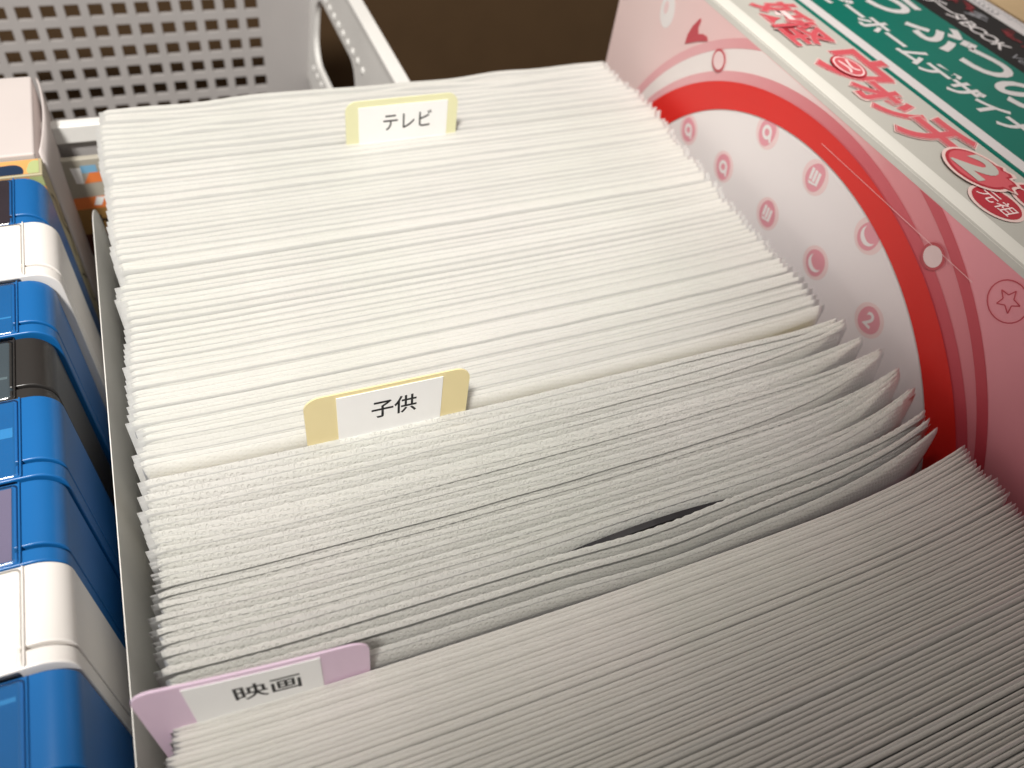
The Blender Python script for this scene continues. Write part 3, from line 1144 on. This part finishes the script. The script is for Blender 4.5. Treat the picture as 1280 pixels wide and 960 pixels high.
def book(name_label, x0, x1, z1, y0, y1, cover, spine):
    t = thing('book', name_label, 'book', ((x0 + x1) / 2, (y0 + y1) / 2, FLOOR))
    cv = MB().box(x0, x0 + 0.6, y0, y1, FLOOR, z1 - 0.9).build('front_cover', cover, t)
    MB().box(x1 - 0.6, x1, y0, y1, FLOOR, z1 - 0.9).build('back_cover', cover, t)
    MB().box(x0 + 0.65, x1 - 0.65, y0 + 1, y1 - 1, FLOOR, z1 - 1.2).build('page_block', M['pages'], t)
    sp = MB().box(x0 - 0.02, x1 + 0.02, y0, y1, z1 - 0.88, z1).build('spine', spine, t, True, 0.55, 3)
    return t, cv, sp


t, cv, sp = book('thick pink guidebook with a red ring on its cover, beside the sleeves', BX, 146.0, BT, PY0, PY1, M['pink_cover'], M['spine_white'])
# rounded pale fold between cover and spine
MB().prism([(BX - 0.03, BT - 1.6), (BX - 0.03, BT - 0.3), (BX + 0.5, BT + 0.09), (BX + 3.2, BT + 0.09), (BX + 4.1, BT + 0.02), (BX + 2.0, BT - 0.3), (BX + 0.2, BT - 1.6)],
           lambda u, v, d: (u, d, v), PY0 + 0.1, PY1 - 0.1).build('spine_fold', M['edge_white'], t)


def cov(off):
    return lambda u, v: (BX - off, u, v)


def annulus(c0, r0, c1, r1, off, n=160):
    b = MB()
    for k in range(n):
        a, a2 = 2 * math.pi * k / n, 2 * math.pi * (k + 1) / n
        q = [(c0[0] + r0 * math.cos(a), c0[1] + r0 * math.sin(a)), (c1[0] + r1 * math.cos(a), c1[1] + r1 * math.sin(a)),
             (c1[0] + r1 * math.cos(a2), c1[1] + r1 * math.sin(a2)), (c0[0] + r0 * math.cos(a2), c0[1] + r0 * math.sin(a2))]
        q = clip_poly(q, PY0 + 1, PY1 - 1, FLOOR + 1, BT - 1.7)
        if len(q) >= 3:
            b.flat(q, cov(off))
    return b


def circle(cx, cz, r, n=28, rz=None):
    return [(cx + r * math.cos(2 * math.pi * k / n), cz + (rz or r) * math.sin(2 * math.pi * k / n)) for k in range(n)]


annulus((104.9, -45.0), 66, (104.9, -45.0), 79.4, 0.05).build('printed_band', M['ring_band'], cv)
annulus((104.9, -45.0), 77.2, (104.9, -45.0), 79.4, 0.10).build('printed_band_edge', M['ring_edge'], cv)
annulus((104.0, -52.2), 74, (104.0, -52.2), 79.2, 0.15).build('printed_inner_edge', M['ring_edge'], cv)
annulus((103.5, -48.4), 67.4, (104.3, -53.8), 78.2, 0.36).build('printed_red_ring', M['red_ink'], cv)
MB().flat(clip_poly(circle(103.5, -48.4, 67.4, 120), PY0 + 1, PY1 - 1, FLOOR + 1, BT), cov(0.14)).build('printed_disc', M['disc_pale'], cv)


def medal(cy, cz, kind, off=0.18, r=3.15):
    h = MB().flat(circle(cy, cz, r * 1.22), cov(off)).build('medallion_halo', M['pale_rose'], cv)
    b = MB()
    b.flat(blob(cy, cz, r * 0.86, r, int(cy * 10) + 3, 30, 0.05), cov(off + 0.05)).build('medallion', M['rose_ink'], cv)
    s = MB()
    to = cov(off + 0.1)
    if kind == 'ring':          # pale ring round a dot, with a short tail
        for k in range(24):
            a, a2 = 2 * math.pi * k / 24, 2 * math.pi * (k + 1) / 24
            s.flat([(cy + q * r * math.cos(w), cz + q * r * math.sin(w)) for q, w in ((0.26, a), (0.52, a), (0.52, a2), (0.26, a2))], to)
        s.flat([(cy - 0.50 * r, cz + 0.1 * r), (cy - 0.72 * r, cz - 0.45 * r), (cy - 0.52 * r, cz - 0.52 * r), (cy - 0.3 * r, cz - 0.1 * r)], cov(off + 0.13))
    elif kind == 'bars':        # three slanting bars over a short base
        for k in (-1, 0, 1):
            u = cy + k * 0.34 * r
            s.flat([(u - 0.12 * r, cz - 0.3 * r), (u + 0.13 * r, cz - 0.36 * r), (u + 0.20 * r, cz + 0.5 * r), (u - 0.06 * r, cz + 0.52 * r)], to)
        s.flat([(cy - 0.5 * r, cz - 0.4 * r), (cy + 0.3 * r, cz - 0.62 * r), (cy + 0.46 * r, cz - 0.44 * r), (cy - 0.46 * r, cz - 0.3 * r)], cov(off + 0.13))
    elif kind == 'moon':        # pale crescent
        n = 16
        for k in range(n):
            a, a2 = math.pi * (0.75 + 1.2 * k / n), math.pi * (0.75 + 1.2 * (k + 1) / n)
            w, w2 = 0.36 * math.sin(math.pi * k / n), 0.36 * math.sin(math.pi * (k + 1) / n)
            s.flat([(cy - 0.66 * r * math.cos(a), cz + 0.66 * r * math.sin(a)), (cy - 0.66 * r * math.cos(a2), cz + 0.66 * r * math.sin(a2)),
                    (cy - (0.66 - w2) * r * math.cos(a2), cz + (0.66 - w2) * r * math.sin(a2)), (cy - (0.66 - w) * r * math.cos(a), cz + (0.66 - w) * r * math.sin(a))], to)
    if kind == 'two':
        text_part('medallion_sign', '2', 4.6, lambda u, v: (BX - off - 0.1, cy - u, cz + v), M['disc_pale'], cv, 0.12)
    else:
        s.build('medallion_sign', M['disc_pale'], cv)


for cy, cz, kd in ((119.7, 14.4, 'ring'), (101.7, 14.6, 'bars'), (129.0, -0.9, 'ring'), (109.6, -0.8, 'bars'), (83.0, 13.6, 'moon'),
                   (91.2, -0.3, 'moon'), (72.7, -0.3, 'two'), (146.0, -1.0, 'ring'), (137.0, 15.2, 'moon')):
    if cz > 13.8 and kd == 'moon':
        continue
    medal(cy, cz, kd)
# the red ring passes over the medallion at its edge
for cy, cz in ((143.3, 19.2), (69.0, 19.9), (104.0, 28.5)):
    if cz > 25:
        continue
    MB().flat(circle(cy, cz, 2.6), cov(0.40)).build('printed_dot_rim', M['logo_rose'], cv)
    MB().flat(circle(cy, cz, 2.05), cov(0.44)).build('printed_dot', M['pale_rose'], cv)
# little horn-shaped mark on the upper band edge
MB().flat([(158.0, 16.0), (158.0, 18.4), (157.0, 21.0), (155.0, 23.9), (154.3, 23.6), (154.7, 21.8), (153.9, 20.5), (152.2, 21.3), (150.4, 21.5), (149.6, 20.8), (153.4, 18.9)], cov(0.20)).build('printed_horn', M['logo_rose'], cv)
# outlined ball with a star beside the ring, and a pale oval high on the far end
def ring_strokes(cy, cz, r, w, n=28):
    return [[(cy + q * math.cos(a), cz + q * math.sin(a)) for q, a in ((r, 2 * math.pi * k / n), (r + w, 2 * math.pi * k / n), (r + w, 2 * math.pi * (k + 1) / n), (r, 2 * math.pi * (k + 1) / n))] for k in range(n)]


b = MB()
for q in ring_strokes(53.2, 23.0, 3.6, 0.22):
    b.flat(q, cov(0.10))
star = [(53.2 + (2.2 if k % 2 == 0 else 1.0) * math.sin(math.pi * k / 5), 23.2 + (2.2 if k % 2 == 0 else 1.0) * math.cos(math.pi * k / 5)) for k in range(10)]
for k in range(10):
    p, q = star[k], star[(k + 1) % 10]
    dx, dz = q[0] - p[0], q[1] - p[1]
    ll = math.hypot(dx, dz)
    nx_, nz_ = -dz / ll * 0.1, dx / ll * 0.1
    b.flat([(p[0] + nx_, p[1] + nz_), (q[0] + nx_, q[1] + nz_), (q[0] - nx_, q[1] - nz_), (p[0] - nx_, p[1] - nz_)], cov(0.10 + 0.012 * (k % 2)))
b.build('printed_ball', M['ring_edge'], cv)
MB().flat(circle(169.0, 19.3, 3.2, 28, 4.2), cov(0.06)).build('printed_oval', M['disc_pale'], cv)
MB().flat(circle(169.8, 19.8, 1.0, 20, 1.6), cov(0.10)).build('printed_oval_mark', M['pale_rose'], cv)
# scored crease running along the cover just under the fold
MB().prism([(BX - 0.42, BT - 8.0), (BX - 0.42, BT - 7.93), (BX - 0.40, BT - 7.93), (BX - 0.40, BT - 8.0)], lambda u, v, d: (u, d, v), 60.0, 104.0).build('cover_crease', M['pale_rose'], cv)


# spine lettering: reads from the far end to the near end, letter tops towards +x
def spine3(y_c, x_c, off):
    return lambda u, v: (x_c + v, y_c - u, BT + off)


def layered(body, size, yc, xc, stretch, parent, layers, z0=0.03):
    for k, (o_, mt, nm) in enumerate(layers):
        text_part(nm, body, size, spine3(yc, xc, z0 + 0.05 * k), mt, parent, o_, stretch, lvl=2)


LOGO = [(0.80, M['logo_halo'], 'title_halo'), (0.55, M['logo_dark'], 'title_outline'), (0.37, M['pale_rose'], 'title_keyline'), (0.27, M['logo_rose'], 'title')]
layered('妖', 12.6, 143.6, 136.9, 0.95, sp, LOGO)
layered('怪', 12.6, 134.0, 135.4, 0.98, sp, LOGO, 0.24)
layered('ウ', 20.0, 118.2, 137.5, 0.95, sp, LOGO)
layered('ォ', 13.5, 107.6, 136.4, 0.95, sp, LOGO, 0.24)
layered('ッ', 13.5, 101.2, 136.9, 0.95, sp, LOGO)
layered('チ', 17.0, 91.0, 136.2, 0.9, sp, LOGO, 0.24)
# eye-like oval inside the third letter
for k, (r1, r2, mt) in enumerate(((4.7, 3.5, M['logo_dark']), (4.2, 3.0, M['pale_rose']), (3.8, 2.6, M['logo_rose']))):
    MB().flat([(118.0 + r1 * math.cos(a), 137.0 + r2 * math.sin(a)) for a in np.linspace(0, 2 * math.pi, 32)[:-1]],
              lambda u, v: (v, u, BT + 0.48 + 0.03 * k)).build('title_eye', mt, sp)
for q in ([(120.6, 138.2), (117.2, 137.3), (115.8, 138.4)], [(120.4, 136.0), (117.0, 136.4), (115.4, 135.6)]):
    b = MB()
    for s_ in stroke(q, 0.55):
        b.flat(s_, lambda u, v: (v, u, BT + 0.60))
    b.build('title_glint', M['pale_rose'], sp)
# flame-edged oval with the figure 2, and the two round stamps after it


def flame(cy, cx, ry, rx):
    out = []
    for k in range(48):
        a = 2 * math.pi * k / 48
        q = 1.0
        if 0.15 < a < 1.45:
            q = 1.0 + 0.26 * abs(math.sin(a * 7.0))
        out.append((cy - ry * q * math.cos(a), cx + rx * q * math.sin(a)))
    return out


for k, (g, mt, nm) in enumerate(((1.0, M['logo_halo'], 'numeral_halo'), (0.35, M['logo_dark'], 'numeral_rim'), (-0.25, M['logo_rose'], 'numeral_oval'))):
    MB().flat(flame(79.4, 137.0, 6.3 + g, 4.7 + g), lambda u, v: (v, u, BT + 0.50 + 0.04 * k)).build(nm, mt, sp)
text_part('numeral', '2', 9.8, spine3(79.6, 137.2, 0.66), M['spine_white'], sp, 0.42, 1.5)
for cy, cx, body in ((70.0, 132.8, '元祖'), (68.6, 142.2, '本家')):
    for k, (g, mt, nm) in enumerate(((0.7, M['logo_halo'], 'stamp_halo'), (0.0, M['logo_dark'], 'stamp'))):
        MB().flat(circle(cy, cx, 4.9 + g, 32, 3.9 + g), lambda u, v: (v, u, BT + 0.22 + 0.04 * k)).build(nm, mt, sp)
    text_part('stamp_lettering', body, 4.0, spine3(cy, cx, 0.32), M['pale_rose'], sp, 0.02, 1.0)

# green book
t, cv2, sp2 = book('green guidebook with white lettering on its spine, beside the pink one', 146.6, 182.4, BT, PY0 + 4, PY1 - 6, M['green_ink'], M['green_ink'])
MB().flat([(147.2, PY0 + 5), (150.4, PY0 + 5), (150.4, PY1 - 7), (147.2, PY1 - 7)], lambda u, v: (u, v, BT + 0.04)).build('spine_stripe', M['white_ink'], sp2)
for ch, yc, xc in (('ど', 160.5, 172.0), ('う', 144.8, 172.2), ('ぶ', 128.0, 173.2), ('つ', 114.6, 174.2), ('の', 100.2, 172.6), ('森', 85.5, 172.4)):
    text_part('title', ch, 16.0, spine3(yc, xc, 0.05), M['white_ink'], sp2, 0.42, 0.95)
for ch, yc, xc in (('ハ', 164.5, 157.6), ('ッ', 157.6, 157.6), ('ピ', 150.2, 157.6), ('ー', 142.7, 158.3), ('ホ', 135.6, 158.6), ('ー', 128.0, 158.8), ('ム', 120.6, 158.6), ('デ', 113.4, 158.4),
                   ('ザ', 105.6, 158.6), ('イ', 98.0, 159.0), ('ナ', 90.6, 159.2), ('ー', 83.0, 159.2)):
    text_part('subtitle', ch, 8.6, spine3(yc, xc, 0.05), M['white_ink'], sp2, 0.26, 0.95)

# black book with a white strip along its spine
t, cv3, sp3 = book('black data book with white and red spine lettering, beside the green one', 183.0, 206.6, BT - 0.4, PY0 + 8, PY1 - 9, M['black_ink2'], M['black_ink2'])
BT_ = BT - 0.4
MB().flat([(200.2, PY0 + 9), (206.2, PY0 + 9), (206.2, PY1 - 10), (200.2, PY1 - 10)], lambda u, v: (u, v, BT_ + 0.04)).build('spine_stripe', M['white_ink'], sp3)
for ch, yc, s_ in (('デ', 146.4, 6.0), ('ー', 142.0, 6.0), ('タ', 137.4, 6.0), ('B', 133.2, 6.2), ('O', 129.7, 6.2), ('O', 125.9, 6.2), ('K', 122.0, 6.2)):
    text_part('title', ch, s_, lambda u, v, yc=yc: (188.2 + v, yc - u, BT_ + 0.05), M['white_ink'], sp3, 0.08, 0.95)
text_part('subtitle', 'Ver', 4.2, lambda u, v: (187.6 + v, 114.6 - u, BT_ + 0.05), M['grey_ink'], sp3, 0.03)
rr = np.random.default_rng(4)
for (yc, wy) in ((143.0, 7.0), (136.5, 3.0), (126.0, 6.0), (117.0, 6.5)):
    for k in range(7):
        b = MB()
        y_ = yc + rr.uniform(-wy / 2, wy / 2)
        x_ = rr.uniform(193.4, 198.6)
        ang = rr.choice([0.0, 1.57, 0.5, 2.4])
        ln = rr.uniform(1.2, 2.6)
        pts = [(y_ - ln * math.cos(ang), x_ - ln * 0.6 * math.sin(ang)), (y_ + 0.3, x_ + 0.3), (y_ + ln * math.cos(ang), x_ + ln * 0.6 * math.sin(ang))]
        for s_ in stroke(pts, rr.uniform(0.5, 0.95)):
            b.flat(s_, lambda u, v, k=k: (v, u, BT_ + 0.05 + 0.008 * k))
        b.build('brush_lettering', M['dark_red'] if wy > 4 else M['grey_ink'], sp3)
for k in range(26):
    y_ = 152 - k * 1.45
    b = MB()
    q = [(y_, 204.0 + rr.uniform(-0.4, 0.4)), (y_ - rr.uniform(0.5, 0.9), 204.6 + rr.uniform(-0.5, 0.5)), (y_ - rr.uniform(0.2, 0.9), 205.2)]
    for s_ in stroke(q, 0.28):
        b.flat(s_, lambda u, v: (v, u, BT_ + 0.08))
    b.build('fine_print', M['grey_ink'] if k != 17 else M['red_ink'], sp3)
for k in range(8):
    y_ = 149 - k * 1.6
    b = MB()
    for s_ in stroke([(y_, 201.0), (y_ - 1.0, 202.2 + rr.uniform(-0.6, 0.6)), (y_ - 0.3, 203.2)], 0.5):
        b.flat(s_, lambda u, v: (v, u, BT_ + 0.08))
    b.build('fine_print', M['grey_ink'], sp3)

# kraft box past the books
t = thing('kraft_box', 'plain tan kraft cardboard box in the top right corner, past the books', 'box', (240, 70, FLOOR))
MB().box(207.6, 285, -30, 185, FLOOR, BT - 1.2).build('box_body', M['kraft'], t, True, 0.6)
MB().box(208.4, 246, -29, 184, BT - 1.15, BT - 0.5).build('top_flap', M['kraft'], t, True, 0.2)
MB().box(246.6, 284.4, -29, 184, BT - 1.15, BT - 0.5).build('top_flap', M['kraft'], t, True, 0.2)
